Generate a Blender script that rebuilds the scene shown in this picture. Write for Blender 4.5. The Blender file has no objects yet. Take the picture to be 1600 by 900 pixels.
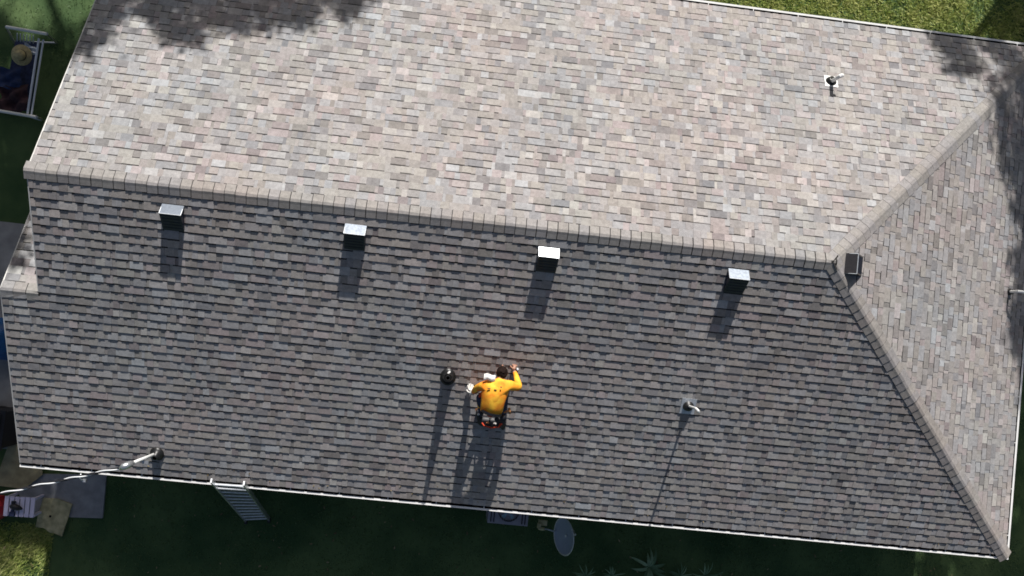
import bpy, math, random
import numpy as np
from mathutils import Vector, Matrix
random.seed(7)
rng = np.random.default_rng(11)
sc = bpy.context.scene
COL = sc.collection

# ------------------------------------------------------------------ camera
F = 1408.59                                  # focal length in photo pixels (1600 wide)
CAM = Vector((6.4478, -1.6147, 13.7072))
ROT = Matrix(((0.9919744, -0.1091649, -0.0637946),
              (0.1062287, 0.9931948, -0.0477449),
              (0.0685725, 0.0405849, 0.9968203)))
cam_d = bpy.data.cameras.new('camera')
cam_d.sensor_width = 36.0
cam_d.lens = F / 1600 * 36.0
cam_d.clip_start = 0.1
cam_d.clip_end = 2000
cam = bpy.data.objects.new('camera', cam_d)
COL.objects.link(cam)
cam.matrix_world = Matrix.Translation(CAM) @ ROT.to_4x4()
sc.camera = cam

# ------------------------------------------------------------------ sun and sky
TH = math.atan(0.5)
CT, ST = math.cos(TH), math.sin(TH)
ALPHA = math.radians(8.8)                    # sun above the plane of the shaded slope
_d = Vector((-0.064, -0.998 * CT, -0.998 * ST)).normalized()
_n = Vector((0, -ST, CT))
SUNV = (_d * math.cos(ALPHA) - _n * math.sin(ALPHA)).normalized()   # direction the light travels
S = -SUNV
sun_el = math.asin(S.z)
sun_az = math.atan2(S.x, S.y)
sun_d = bpy.data.lights.new('sun', 'SUN')
sun_d.energy = 5.0
sun_d.angle = math.radians(0.5)
sun_d.color = (1.0, 0.965, 0.925)
sun = bpy.data.objects.new('sun', sun_d)
COL.objects.link(sun)
sun.rotation_euler = SUNV.to_track_quat('-Z', 'Y').to_euler()
sun.location = (0, 30, 30)
world = bpy.data.worlds.new('World')
sc.world = world
world.use_nodes = True
nt = world.node_tree
bg = nt.nodes['Background']
sky = nt.nodes.new('ShaderNodeTexSky')
sky.sky_type = 'NISHITA'
sky.sun_disc = False
sky.sun_elevation = sun_el
sky.sun_rotation = sun_az
sky.air_density = 1.0
sky.dust_density = 3.0
sky.ozone_density = 0.6
nt.links.new(sky.outputs[0], bg.inputs[0])
bg.inputs[1].default_value = 0.050
sc.view_settings.view_transform = 'Standard'
sc.view_settings.look = 'None'
sc.view_settings.exposure = 0.24
sc.view_settings.gamma = 1.0
sc.cycles.filter_width = 1.7
sc.cycles.max_bounces = 6

# ------------------------------------------------------------------ measures (metres; ridge at z = 0, x to the east)
L = 12.2865          # ridge length
EXP = 0.143          # exposed height of a shingle course
S0 = 0.276
W = S0 + 35 * EXP    # slope length
YE, ZE = W * CT, -W * ST
XE = L + YE
XW = -0.5816         # west edge of the lower bay
SB = 2.01            # slope distance at which the bay starts
ZG = -5.07           # ground

def ray(px, py):
    return ROT @ Vector(((px - 800) / F, -(py - 450) / F, -1.0))
def at(px, py, z):
    d = ray(px, py)
    return CAM + d * ((z - CAM.z) / d.z)
def atS(px, py, h=0.0):                      # vertical height h above the shaded slope
    n = Vector((0, -ST, CT)); d = ray(px, py)
    return CAM + d * ((h * CT - n.dot(CAM)) / n.dot(d))
def atN(px, py, h=0.0):
    n = Vector((0, ST, CT)); d = ray(px, py)
    return CAM + d * ((h * CT - n.dot(CAM)) / n.dot(d))
def atE(px, py, h=0.0):
    n = Vector((ST, 0, CT)); d = ray(px, py)
    return CAM + d * ((h * CT + n.x * L - n.dot(CAM)) / n.dot(d))
def topx(p):
    q = ROT.transposed() @ (Vector(p) - CAM)
    return (800 + F * q.x / -q.z, 450 - F * q.y / -q.z)

# ------------------------------------------------------------------ materials
def mat(name, col, rough=0.6, metal=0.0, var=0.0, scale=20.0, bump=0.0, bscale=200.0, spec=0.5, col2=None, coat=0.0):
    m = bpy.data.materials.new(name); m.use_nodes = True
    t = m.node_tree; b = t.nodes['Principled BSDF']
    b.inputs['Roughness'].default_value = rough
    b.inputs['Metallic'].default_value = metal
    b.inputs['Specular IOR Level'].default_value = spec
    b.inputs['Coat Weight'].default_value = coat
    tc = t.nodes.new('ShaderNodeTexCoord')
    if var or col2:
        n = t.nodes.new('ShaderNodeTexNoise'); n.inputs['Scale'].default_value = scale
        n.inputs['Detail'].default_value = 6
        t.links.new(tc.outputs['Object'], n.inputs['Vector'])
        r = t.nodes.new('ShaderNodeValToRGB')
        c2 = col2 if col2 else tuple(min(1, c * (1 + var)) for c in col)
        c1 = col if col2 else tuple(c * (1 - var) for c in col)
        r.color_ramp.elements[0].color = (*c1, 1); r.color_ramp.elements[0].position = 0.35
        r.color_ramp.elements[1].color = (*c2, 1); r.color_ramp.elements[1].position = 0.65
        t.links.new(n.outputs[0], r.inputs[0]); t.links.new(r.outputs[0], b.inputs['Base Color'])
    else:
        b.inputs['Base Color'].default_value = (*col, 1)
    if bump:
        n2 = t.nodes.new('ShaderNodeTexNoise'); n2.inputs['Scale'].default_value = bscale; n2.inputs['Detail'].default_value = 4
        t.links.new(tc.outputs['Object'], n2.inputs['Vector'])
        bp = t.nodes.new('ShaderNodeBump'); bp.inputs['Strength'].default_value = bump; bp.inputs['Distance'].default_value = 0.01
        t.links.new(n2.outputs[0], bp.inputs['Height']); t.links.new(bp.outputs[0], b.inputs['Normal'])
    return m

def shingle_mat(name, gain=1.0):
    m = bpy.data.materials.new(name); m.use_nodes = True
    t = m.node_tree; b = t.nodes['Principled BSDF']; N = t.nodes.new; lk = t.links.new
    b.inputs['Roughness'].default_value = 0.92
    b.inputs['Specular IOR Level'].default_value = 0.2
    a = N('ShaderNodeAttribute'); a.attribute_name = 'tone'
    sp = N('ShaderNodeSeparateColor'); lk(a.outputs['Color'], sp.inputs[0])
    geo = N('ShaderNodeNewGeometry')
    # tone: blend of granule colours
    r = N('ShaderNodeValToRGB'); cr = r.color_ramp
    g = lambda c: tuple(x * gain for x in c) + (1,)
    cr.elements[0].position = 0.0; cr.elements[0].color = g((0.205, 0.196, 0.197))
    cr.elements[1].position = 1.0; cr.elements[1].color = g((0.405, 0.394, 0.388))
    for p_, c_ in ((0.25, (0.262, 0.247, 0.244)), (0.5, (0.309, 0.293, 0.288)), (0.75, (0.339, 0.325, 0.319))):
        e_ = cr.elements.new(p_); e_.color = g(c_)
    lk(sp.outputs[0], r.inputs[0])
    # hue drift: warm, rosy or greenish grey
    r2 = N('ShaderNodeValToRGB'); c2 = r2.color_ramp
    c2.elements[0].position = 0.0; c2.elements[0].color = (0.95, 1.0, 1.045, 1)
    c2.elements[1].position = 1.0; c2.elements[1].color = (1.05, 0.965, 0.975, 1)
    e_ = c2.elements.new(0.35); e_.color = (1.0, 1.0, 1.0, 1)
    e_ = c2.elements.new(0.7); e_.color = (1.02, 1.01, 0.95, 1)
    lk(sp.outputs[1], r2.inputs[0])
    mx = N('ShaderNodeMix'); mx.data_type = 'RGBA'; mx.blend_type = 'MULTIPLY'; mx.inputs[0].default_value = 1.0
    lk(r.outputs[0], mx.inputs[6]); lk(r2.outputs[0], mx.inputs[7])
    # granules and broad weathering
    n1 = N('ShaderNodeTexNoise'); n1.inputs['Scale'].default_value = 130; n1.inputs['Detail'].default_value = 3
    lk(geo.outputs['Position'], n1.inputs['Vector'])
    n2 = N('ShaderNodeTexNoise'); n2.inputs['Scale'].default_value = 1.1; n2.inputs['Detail'].default_value = 5
    lk(geo.outputs['Position'], n2.inputs['Vector'])
    n3 = N('ShaderNodeTexNoise'); n3.inputs['Scale'].default_value = 17; n3.inputs['Detail'].default_value = 4
    lk(geo.outputs['Position'], n3.inputs['Vector'])
    def rng_(src, lo, hi):
        q = N('ShaderNodeMapRange'); q.inputs[1].default_value = 0.3; q.inputs[2].default_value = 0.7
        q.inputs[3].default_value = lo; q.inputs[4].default_value = hi; lk(src.outputs[0], q.inputs[0]); return q
    m1 = N('ShaderNodeMath'); m1.operation = 'MULTIPLY'; lk(rng_(n1, .78, 1.22).outputs[0], m1.inputs[0]); lk(rng_(n2, .95, 1.05).outputs[0], m1.inputs[1])
    m2 = N('ShaderNodeMath'); m2.operation = 'MULTIPLY'; lk(m1.outputs[0], m2.inputs[0]); lk(rng_(n3, .86, 1.14).outputs[0], m2.inputs[1])
    bd = N('ShaderNodeMapRange'); bd.inputs[3].default_value = 1.0; bd.inputs[4].default_value = 0.10   # dark granule band, deepened to paint in shade under the course above
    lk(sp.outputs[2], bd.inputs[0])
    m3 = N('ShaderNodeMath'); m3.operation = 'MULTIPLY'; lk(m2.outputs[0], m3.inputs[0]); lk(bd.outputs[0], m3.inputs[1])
    sc_ = N('ShaderNodeVectorMath'); sc_.operation = 'SCALE'; lk(mx.outputs[2], sc_.inputs[0]); lk(m3.outputs[0], sc_.inputs[3])
    n4 = N('ShaderNodeTexNoise'); n4.inputs['Scale'].default_value = 0.55; n4.inputs['Detail'].default_value = 3
    lk(geo.outputs['Position'], n4.inputs['Vector'])
    r4 = N('ShaderNodeValToRGB'); r4.color_ramp.elements[0].position = .36; r4.color_ramp.elements[0].color = (0.97, 1.0, 1.015, 1)
    r4.color_ramp.elements[1].position = .64; r4.color_ramp.elements[1].color = (1.03, 0.995, 0.985, 1)
    lk(n4.outputs[0], r4.inputs[0])
    mz = N('ShaderNodeMix'); mz.data_type = 'RGBA'; mz.blend_type = 'MULTIPLY'; mz.inputs[0].default_value = 1.0
    lk(sc_.outputs[0], mz.inputs[6]); lk(r4.outputs[0], mz.inputs[7])
    lk(mz.outputs[2], b.inputs['Base Color'])
    bp = N('ShaderNodeBump'); bp.inputs['Strength'].default_value = 0.25; bp.inputs['Distance'].default_value = 0.004
    lk(n1.outputs[0], bp.inputs['Height']); lk(bp.outputs[0], b.inputs['Normal'])
    return m

M = {}
M['shingle'] = shingle_mat('asphalt_shingle')
M['cap'] = shingle_mat('asphalt_ridge_cap', 0.90)
M['deck'] = mat('dark_underlay', (0.03, 0.03, 0.03), 0.9)
M['white'] = mat('white_paint', (0.80, 0.80, 0.78), 0.4, var=0.06, scale=4)
M['trim'] = mat('rake_trim_paint', (0.62, 0.61, 0.58), 0.5, var=0.08, scale=6)
M['grime_shade'] = mat('gutter_grime_shade', (0.018, 0.015, 0.012), 0.95, var=0.5, scale=9, bump=0.4, bscale=60)  # debris colour with the shade inside the trough painted in
M['wall'] = mat('beige_render', (0.40, 0.36, 0.30), 0.9, var=0.08, scale=3, bump=0.2)
M['glass'] = mat('window_glass', (0.03, 0.04, 0.05), 0.08)
M['vent_metal'] = mat('blue_grey_vent_metal', (0.15, 0.18, 0.26), 0.36, metal=1.0, var=0.12, scale=30)
M['vent_body'] = mat('sky_reflection_vent_body', (0.010, 0.015, 0.034), 0.45, var=0.25, scale=14)  # dark body with the blue sky reflection painted into its colour
M['vent_mid'] = mat('glare_mid_vent_metal', (0.20, 0.225, 0.26), 0.55, metal=1.0, var=0.15, scale=30)
M['vent_low'] = mat('glare_low_vent_metal', (0.15, 0.17, 0.20), 0.58, metal=1.0, var=0.08, scale=30)
M['vent_bright'] = mat('glare_high_vent_metal', (0.62, 0.66, 0.70), 0.40, metal=1.0, var=0.08, scale=30)  # lid metals differ in tone; sun glare is put into the colour
M['vent_dark'] = mat('dark_vent_metal', (0.030, 0.027, 0.027), 0.36, metal=0.0, spec=0.9, var=0.2, scale=30)
M['vent_worn'] = mat('worn_vent_metal', (0.055, 0.056, 0.052), 0.45, metal=0.0, spec=0.9, var=0.35, scale=25)
M['galv'] = mat('galvanised_steel', (0.58, 0.61, 0.64), 0.45, metal=0.35, var=0.12, scale=25)
M['alu'] = mat('aluminium', (0.62, 0.64, 0.66), 0.38, metal=0.85, var=0.08, scale=30)
M['white_wire'] = mat('bare_aluminium_wire', (0.85, 0.87, 0.88), 0.5, metal=0.2)
M['pvc'] = mat('white_pvc', (0.82, 0.82, 0.80), 0.35)
M['rubber'] = mat('black_rubber', (0.012, 0.012, 0.012), 0.42, spec=0.6)
M['hole'] = mat('pipe_bore', (0.004, 0.004, 0.004), 0.9)
M['concrete'] = mat('concrete', (0.34, 0.33, 0.32), 0.9, var=0.22, scale=2.5, bump=0.3, bscale=40)
M['slab'] = mat('dark_concrete_slab', (0.26, 0.265, 0.28), 0.9, var=0.18, scale=5, bump=0.3, bscale=60)
M['ply'] = mat('weathered_plywood', (0.34, 0.29, 0.17), 0.85, var=0.22, scale=7, bump=0.2, bscale=90)
M['stone'] = mat('sandstone_paver', (0.30, 0.28, 0.16), 0.9, col2=(0.52, 0.47, 0.28), scale=9, bump=0.5, bscale=50)
M['plastic_w'] = mat('white_plastic', (0.72, 0.68, 0.85), 0.35)
M['plastic_red'] = mat('red_plastic', (0.42, 0.02, 0.03), 0.4)
M['blue'] = mat('blue_tarpaulin', (0.01, 0.10, 0.32), 0.5, var=0.2, scale=8)
M['dblue'] = mat('deep_blue_fabric', (0.010, 0.025, 0.085), 0.8, var=0.25, scale=12)
M['black'] = mat('black_plastic', (0.012, 0.012, 0.016), 0.5)
M['navy'] = mat('navy_fabric', (0.02, 0.03, 0.08), 0.9, var=0.3, scale=15)
M['maroon'] = mat('dark_maroon_fabric', (0.05, 0.022, 0.028), 0.9, var=0.3, scale=15)
M['straw'] = mat('straw', (0.46, 0.38, 0.20), 0.85, var=0.2, scale=25, bump=0.4, bscale=150)
M['straw_dark'] = mat('hat_band', (0.05, 0.045, 0.03), 0.8)
M['linen'] = mat('white_linen', (0.70, 0.74, 0.82), 0.9)
M['ac'] = mat('condenser_paint', (0.36, 0.34, 0.40), 0.5, var=0.08, scale=8)
M['fan'] = mat('fan_blade_plastic', (0.40, 0.62, 0.75), 0.4)
M['dish'] = mat('dish_enamel', (0.30, 0.35, 0.46), 0.45, var=0.04, scale=8)
M['bark'] = mat('bark', (0.10, 0.075, 0.05), 0.95, var=0.3, scale=5, bump=0.6, bscale=12)
M['hivis'] = mat('orange_hi_vis_cloth', (1.0, 0.22, 0.008), 0.8, col2=(1.0, 0.55, 0.04), scale=6, bump=0.25, bscale=14)
M['skin'] = mat('skin', (0.42, 0.22, 0.15), 0.55)
M['hair'] = mat('dark_hair', (0.016, 0.008, 0.006), 0.8, spec=0.15, var=0.3, scale=60, bump=0.6, bscale=90)
M['red_cloth'] = mat('red_orange_cloth', (0.62, 0.06, 0.02), 0.8)
M['reflect'] = mat('silver_reflective_tape', (0.75, 0.70, 0.66), 0.4)
M['glove'] = mat('white_glove', (0.85, 0.83, 0.78), 0.8, bump=0.2, bscale=60)
M['boot'] = mat('tan_boot_sole', (0.55, 0.25, 0.10), 0.7)

def leaf_mat(name, c1, c2, c3, trans=0.25):
    m = bpy.data.materials.new(name); m.use_nodes = True
    t = m.node_tree; b = t.nodes['Principled BSDF']; N = t.nodes.new; lk = t.links.new
    a = N('ShaderNodeAttribute'); a.attribute_name = 'tone'
    sp = N('ShaderNodeSeparateColor'); lk(a.outputs['Color'], sp.inputs[0])
    r = N('ShaderNodeValToRGB'); cr = r.color_ramp
    cr.elements[0].color = (*c1, 1); cr.elements[1].color = (*c3, 1)
    e_ = cr.elements.new(0.5); e_.color = (*c2, 1)
    lk(sp.outputs[0], r.inputs[0]); lk(r.outputs[0], b.inputs['Base Color'])
    b.inputs['Roughness'].default_value = 0.6
    tr = N('ShaderNodeBsdfTranslucent'); lk(r.outputs[0], tr.inputs[0])
    ms = N('ShaderNodeMixShader'); ms.inputs[0].default_value = trans
    lk(b.outputs[0], ms.inputs[1]); lk(tr.outputs[0], ms.inputs[2])
    lk(ms.outputs[0], t.nodes['Material Output'].inputs[0])
    return m
M['grass'] = leaf_mat('sunlit_grass_blades', (0.09, 0.15, 0.03), (0.29, 0.37, 0.08), (0.52, 0.53, 0.20))
M['grass_shaded'] = leaf_mat('shaded_grass_blades', (0.045, 0.090, 0.026), (0.07, 0.13, 0.04), (0.11, 0.17, 0.055), 0.1)  # darker copy of the grass, shade put into its colour
M['leaf'] = leaf_mat('tree_leaves', (0.03, 0.06, 0.015), (0.05, 0.09, 0.02), (0.08, 0.12, 0.03))
M['frond'] = leaf_mat('pale_fronds', (0.10, 0.19, 0.09), (0.20, 0.33, 0.18), (0.36, 0.50, 0.30))

# ------------------------------------------------------------------ builders
class MB:
    def __init__(self): self.v = []; self.f = []; self.t = []; self.mi = []
    def face(self, pts, tone=None, mi=0):
        i = len(self.v); self.v += [tuple(p) for p in pts]
        self.f.append(tuple(range(i, i + len(pts)))); self.t.append(tone); self.mi.append(mi)
    def grid(self, rows, closed=False, mi=0, tone=None):
        i0 = len(self.v); n = len(rows[0])
        for r in rows: self.v += [tuple(p) for p in r]
        for a in range(len(rows) - 1):
            for b in range(n if closed else n - 1):
                c = (b + 1) % n
                self.f.append((i0 + a * n + b, i0 + a * n + c, i0 + (a + 1) * n + c, i0 + (a + 1) * n + b))
                self.t.append(tone); self.mi.append(mi)
        return i0
    def box(self, c, s, R=None, mi=0, tone=None):
        c = Vector(c); hx, hy, hz = s[0] / 2, s[1] / 2, s[2] / 2
        P = [Vector((x, y, z)) for x in (-hx, hx) for y in (-hy, hy) for z in (-hz, hz)]
        P = [c + (R @ p if R else p) for p in P]
        i = len(self.v); self.v += [tuple(p) for p in P]
        for q in ((0, 1, 3, 2), (4, 6, 7, 5), (0, 4, 5, 1), (2, 3, 7, 6), (0, 2, 6, 4), (1, 5, 7, 3)):
            self.f.append(tuple(i + k for k in q)); self.t.append(tone); self.mi.append(mi)
    def tube(self, pts, r, n=10, caps=True, mi=0, tone=None):
        pts = [Vector(p) for p in pts]
        rs = r if isinstance(r, (list, tuple)) else [r] * len(pts)
        rows = []; ref = None
        for i, p in enumerate(pts):
            d = (pts[min(i + 1, len(pts) - 1)] - pts[max(i - 1, 0)]).normalized()
            if ref is None:
                ref = d.orthogonal().normalized()
            ref = (ref - d * ref.dot(d)).normalized()
            b = d.cross(ref)
            rows.append([p + (ref * math.cos(2 * math.pi * k / n) + b * math.sin(2 * math.pi * k / n)) * rs[i] for k in range(n)])
        i0 = self.grid(rows, True, mi, tone)
        if caps:
            self.f.append(tuple(i0 + k for k in range(n))[::-1]); self.t.append(tone); self.mi.append(mi)
            j = i0 + (len(rows) - 1) * n
            self.f.append(tuple(j + k for k in range(n))); self.t.append(tone); self.mi.append(mi)
    def lathe(self, prof, n=20, o=(0, 0, 0), R=None, sx=1.0, sy=1.0, mi=0):
        o = Vector(o); rows = []
        for r, z in prof:
            row = []
            for k in range(n):
                a = 2 * math.pi * k / n
                p = Vector((r * sx * math.cos(a), r * sy * math.sin(a), z))
                row.append(o + (R @ p if R else p))
            rows.append(row)
        self.grid(rows, True, mi)
    def mesh(self, name, mats, smooth=False):
        me = bpy.data.meshes.new(name); me.from_pydata(self.v, [], self.f)
        for m in (mats if isinstance(mats, (list, tuple)) else [mats]): me.materials.append(m)
        if any(self.mi): me.polygons.foreach_set('material_index', self.mi)
        if any(t is not None for t in self.t):
            a = me.attributes.new('tone', 'FLOAT_COLOR', 'FACE')
            arr = np.array([[(t or (0.5, 0.5))[0], (t or (0.5, 0.5))[1], t[2] if t and len(t) > 2 else 0, 1] for t in self.t], dtype=np.float32)
            a.data.foreach_set('color', arr.ravel())
        if smooth: me.polygons.foreach_set('use_smooth', [True] * len(me.polygons))
        me.update(); return me
    def build(self, name, mats, parent=None, smooth=False, mw=None):
        o = bpy.data.objects.new(name, self.mesh(name, mats, smooth)); COL.objects.link(o)
        if parent: put(o, parent)
        if mw is not None: o.matrix_world = mw
        return o
WM = {}
def put(o, parent):
    """parent o, keeping its coordinates as world coordinates"""
    o.parent = parent
    o.matrix_parent_inverse = WM.get(parent.name, Matrix()).inverted()
    WM[o.name] = WM.get(o.name, Matrix())
def empty(name, loc, label=None, cat=None, group=None):
    o = bpy.data.objects.new(name, None); COL.objects.link(o); o.location = loc
    o.empty_display_size = 0.2
    WM[o.name] = Matrix.Translation(loc)
    if label: tag(o, label, cat, group)
    return o
def tag(o, label=None, cat=None, group=None, kind=None):
    if label: o['label'] = label
    if cat: o['category'] = cat
    if group: o['group'] = group
    if kind: o['kind'] = kind
    return o

def frame(xd, yd, zd, o):
    return Matrix(((xd[0], yd[0], zd[0], o[0]), (xd[1], yd[1], zd[1], o[1]), (xd[2], yd[2], zd[2], o[2]), (0, 0, 0, 1)))
SLOPE = {
    'S': (Vector((1, 0, 0)), Vector((0, CT, ST)), Vector((0, -ST, CT)), Vector((0, 0, 0))),
    'N': (Vector((-1, 0, 0)), Vector((0, -CT, ST)), Vector((0, ST, CT)), Vector((0, 0, 0))),
    'E': (Vector((0, 1, 0)), Vector((-CT, 0, ST)), Vector((ST, 0, CT)), Vector((L, 0, 0))),
    'B': (Vector((-1, 0, 0)), Vector((0, -CT, ST)), Vector((0, ST, CT)), Vector((0, -SB * CT, -SB * ST))),
}
def onslope(k, u, s, h=0.0):
    x, up, n, o = SLOPE[k]
    return o + x * u - up * s + n * h

# ================================================================== THE HOUSE
house = empty('house', (8, 0, ZG), 'long house with a grey-brown asphalt shingle hip roof and white gutters', 'house')

# roof deck (solid below the shingles), one part that carries shingles and ridge caps
d = MB(); k = -0.012; T = 0.14
def P3(x, y, z): return Vector((x, y, z))
r0, r1 = P3(0, 0, k), P3(L, 0, k)
sw, se, ne, nw = P3(XW, -YE, ZE + k), P3(XE, -YE, ZE + k), P3(XE, YE, ZE + k), P3(0, YE, ZE + k)
b0, b1 = P3(XW, -SB * CT, -SB * ST + k), P3(0, -SB * CT, -SB * ST + k)
d.face([r0, b1, b0, sw, se, r1]); d.face([r1, ne, nw, r0]); d.face([r1, se, ne])
bn0, bn1 = P3(XW, -SB * CT + 2.9, -SB * ST - 1.45 + k), P3(0, -SB * CT + 2.9, -SB * ST - 1.45 + k)
d.face([b0, b1, bn1, bn0])
dn = Vector((0, 0, -T))
for a, b in ((sw, se), (se, ne), (ne, nw)): d.face([a, b, b + dn, a + dn])
zz = ZE - T
d.face([P3(XW, -YE, zz), P3(XE, -YE, zz), P3(XE, YE, zz), P3(0, YE, zz), P3(0, -YE, zz)])
roof = d.build('roof', M['deck'], house)

# rake boards along the west edges
def board(pts, w, h, name, m, parent, off=0.0):
    """a plank following pts, its top edge on the line, w wide to the west, h deep"""
    b = MB(); rows = []
    for p in pts:
        p = Vector(p)
        rows.append([p + Vector((-w + off, 0, 0)), p + Vector((off, 0, 0)), p + Vector((off, 0, -h)), p + Vector((-w + off, 0, -h))])
    b.grid(rows, True); b.face(rows[0][::-1]); b.face(rows[-1])
    return b.build(name, m, parent)
e_ = 0.004
board([(0, 0, -e_), (0, YE + .02, ZE - e_ - .01)], 0.022, 0.17, 'rake_board', M['trim'], house, 0.0)
board([(0, -0.004, -e_), (0, -SB * CT, -SB * ST - e_)], 0.022, 0.17, 'rake_board', M['trim'], house, 0.0)
board([(XW, -SB * CT, -SB * ST - e_), (XW, -YE - .02, ZE - e_ - .01)], 0.022, 0.17, 'rake_board', M['trim'], house, 0.0)
board([(XW, -SB * CT + .004, -SB * ST - e_), (XW, -SB * CT + 2.9, -SB * ST - 1.45 - e_)], 0.022, 0.17, 'rake_board', M['trim'], house, 0.0)

# walls with windows below the eaves
w_ = MB()
X0, X1, Y0, Y1, ZT = 0.35, XE - 0.45, -YE + 0.45, YE - 0.45, ZE - T - 0.01
for a, b in (((X0, Y0), (X1, Y0)), ((X1, Y0), (X1, Y1)), ((X1, Y1), (X0, Y1))):
    w_.face([(*a, ZG), (*b, ZG), (*b, ZT), (*a, ZT)])
w_.face([(X0, Y1, ZG), (X0, Y0, ZG), (X0, Y0, ZT), (X0, 0, -0.25), (X0, Y1, ZT)])
XB = XW + 0.3
w_.face([(XB, Y0 + .003, ZG), (XB, 0.6, ZG), (XB, 0.6, -1.4 - 1.2), (XB, -SB * CT, -SB * ST - .2), (XB, Y0 + .003, ZT)])
w_.face([(XB, Y0 + .003, ZG), (X0, Y0 + .003, ZG), (X0, Y0 + .003, ZT), (XB, Y0 + .003, ZT)])
w_.build('wall', M['wall'], house)
for (x, wd) in ((3.0, 1.4), (6.4, 1.8), (11.2, 1.4), (14.0, 1.2)):
    for (y, sg) in ((Y0, -1), (Y1, 1)):
        g = MB(); z0, z1 = ZG + 1.0, ZG + 2.15
        for (cx, cz, sx, sz) in ((x, z0 - .03, wd + .16, .07), (x, z1 + .03, wd + .16, .07), (x - wd / 2 - .035, (z0 + z1) / 2, .07, z1 - z0), (x + wd / 2 + .035, (z0 + z1) / 2, .07, z1 - z0), (x, (z0 + z1) / 2, .05, z1 - z0)):
            g.box((cx, y + sg * .03, cz), (sx, .06, sz))
        fr = g.build('window', M['white'], house)
        q = MB(); q.box((x, y + sg * .012, (z0 + z1) / 2), (wd, .02, z1 - z0 - .01)); q.build('pane', M['glass'], fr)

# ---- shingles -----------------------------------------------------
def tone():
    r = random.random()
    if r < 0.20: v = random.uniform(0.0, 0.34)
    elif r < 0.86: v = random.uniform(0.34, 0.74)
    else: v = random.uniform(0.75, 1.0)
    return (v, random.random())
def cut_tabs(width):
    """laminated shingle: (u0, u1, raised?, tone)"""
    out = []; u = 0.0; up = random.random() < 0.6
    while u < width - 1e-6:
        w = random.choice((0.10, 0.13, 0.16, 0.20, 0.26)) if up else random.choice((0.05, 0.08, 0.11))
        w = w * random.uniform(0.9, 1.1)
        if width - (u + w) < 0.05: w = width - u
        out.append((u, u + w, up, tone())); u += w; up = not up
    return out
def shingle_geo(mb, tabs, P, ulim=None, umin=None, s1=0.0, e=EXP):
    """P(u, t, h): t = distance up the slope from the butt edge"""
    for (u0, u1, up, tn) in tabs:
        hb = random.uniform(0.0145, 0.0180) if up else random.uniform(0.0090, 0.0115)
        ht = 0.0046 if up else 0.0004
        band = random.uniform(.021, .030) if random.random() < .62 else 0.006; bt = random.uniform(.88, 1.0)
        hb2 = hb * random.uniform(0.9, 1.08)
        j0 = random.uniform(-.002, .0015); j1 = j0 + random.uniform(-.0015, .0015)
        c = [(u0, j0, hb), (u1, j1, hb2), (u1, e + .004, ht), (u0, e + .004, ht)]
        if ulim or umin:
            c2 = []
            for (u, t_, h) in c:
                if ulim: u = min(u, ulim(s1 - t_))
                if umin is not None: u = max(u, umin(s1 - t_))
                c2.append((u, t_, h))
            c = c2
            if c[1][0] - c[0][0] < .004 and c[2][0] - c[3][0] < .004: continue
        a, b, cc, dd = c
        q = 1 - (band + .004) / (e + .004)
        mR = tuple(b[i] + (cc[i] - b[i]) * q for i in range(3)); mL = tuple(a[i] + (dd[i] - a[i]) * q for i in range(3))
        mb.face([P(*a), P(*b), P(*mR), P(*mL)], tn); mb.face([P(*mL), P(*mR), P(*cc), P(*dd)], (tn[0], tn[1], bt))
        lo = -0.004
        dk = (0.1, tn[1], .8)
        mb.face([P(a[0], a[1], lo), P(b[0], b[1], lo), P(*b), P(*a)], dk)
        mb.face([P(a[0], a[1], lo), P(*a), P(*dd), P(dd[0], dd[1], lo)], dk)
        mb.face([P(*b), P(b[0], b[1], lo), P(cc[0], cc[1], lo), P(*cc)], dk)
SHW = 0.985
protos = []
for i in range(44):
    mb = MB(); shingle_geo(mb, cut_tabs(SHW), lambda u, t, h: Vector((u, t, h)))
    protos.append(mb.mesh('shingle', M['shingle']))
fulls = []; rest = MB()
def lay(key, umin, umax, kmax=36, kmin=0):
    x, up, n, o = SLOPE[key]
    for k_ in range(kmin, kmax):
        s = S0 + k_ * EXP
        if s > W + 1e-6: break
        a = min(umin(s), umin(s - EXP)); b = max(umax(s), umax(s - EXP))
        u = a - random.uniform(0.05, 0.93)
        while u < b:
            full = (u > max(umin(s), umin(s - EXP)) and u + SHW < min(umax(s), umax(s - EXP)))
            if full:
                P = [onslope(key, u, s), onslope(key, u + SHW, s), onslope(key, u + SHW, s - EXP), onslope(key, u, s - EXP)]
                q = [topx(p) for p in P]
                area = abs(sum(q[i][0] * q[(i + 1) % 4][1] - q[(i + 1) % 4][0] * q[i][1] for i in range(4))) / 2
                if not all(-5 < c[0] < 1605 and -5 < c[1] < 905 for c in q): area *= 0.01
                fulls.append((area, key, u, s))
            else:
                lift = n * (.0004 * (k_ % 2))
                P = lambda uu, t, h, s=s: onslope(key, uu, s - t, h)
                tabs = [(u + t0, u + t1, r_, tn) for (t0, t1, r_, tn) in cut_tabs(SHW)]
                shingle_geo(rest, tabs, P, umax, umin, s)
            u += SHW + 0.0015
lay('S', lambda s: XW if s > SB else 0.0, lambda s: L + max(s, 0) * CT)
lay('N', lambda s: -(L + max(s, 0) * CT), lambda s: 0.0)
lay('E', lambda s: -max(s, 0) * CT, lambda s: max(s, 0) * CT)
lay('B', lambda s: 0.02, lambda s: -XW, 22)
fulls.sort(key=lambda q: -q[0])
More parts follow.
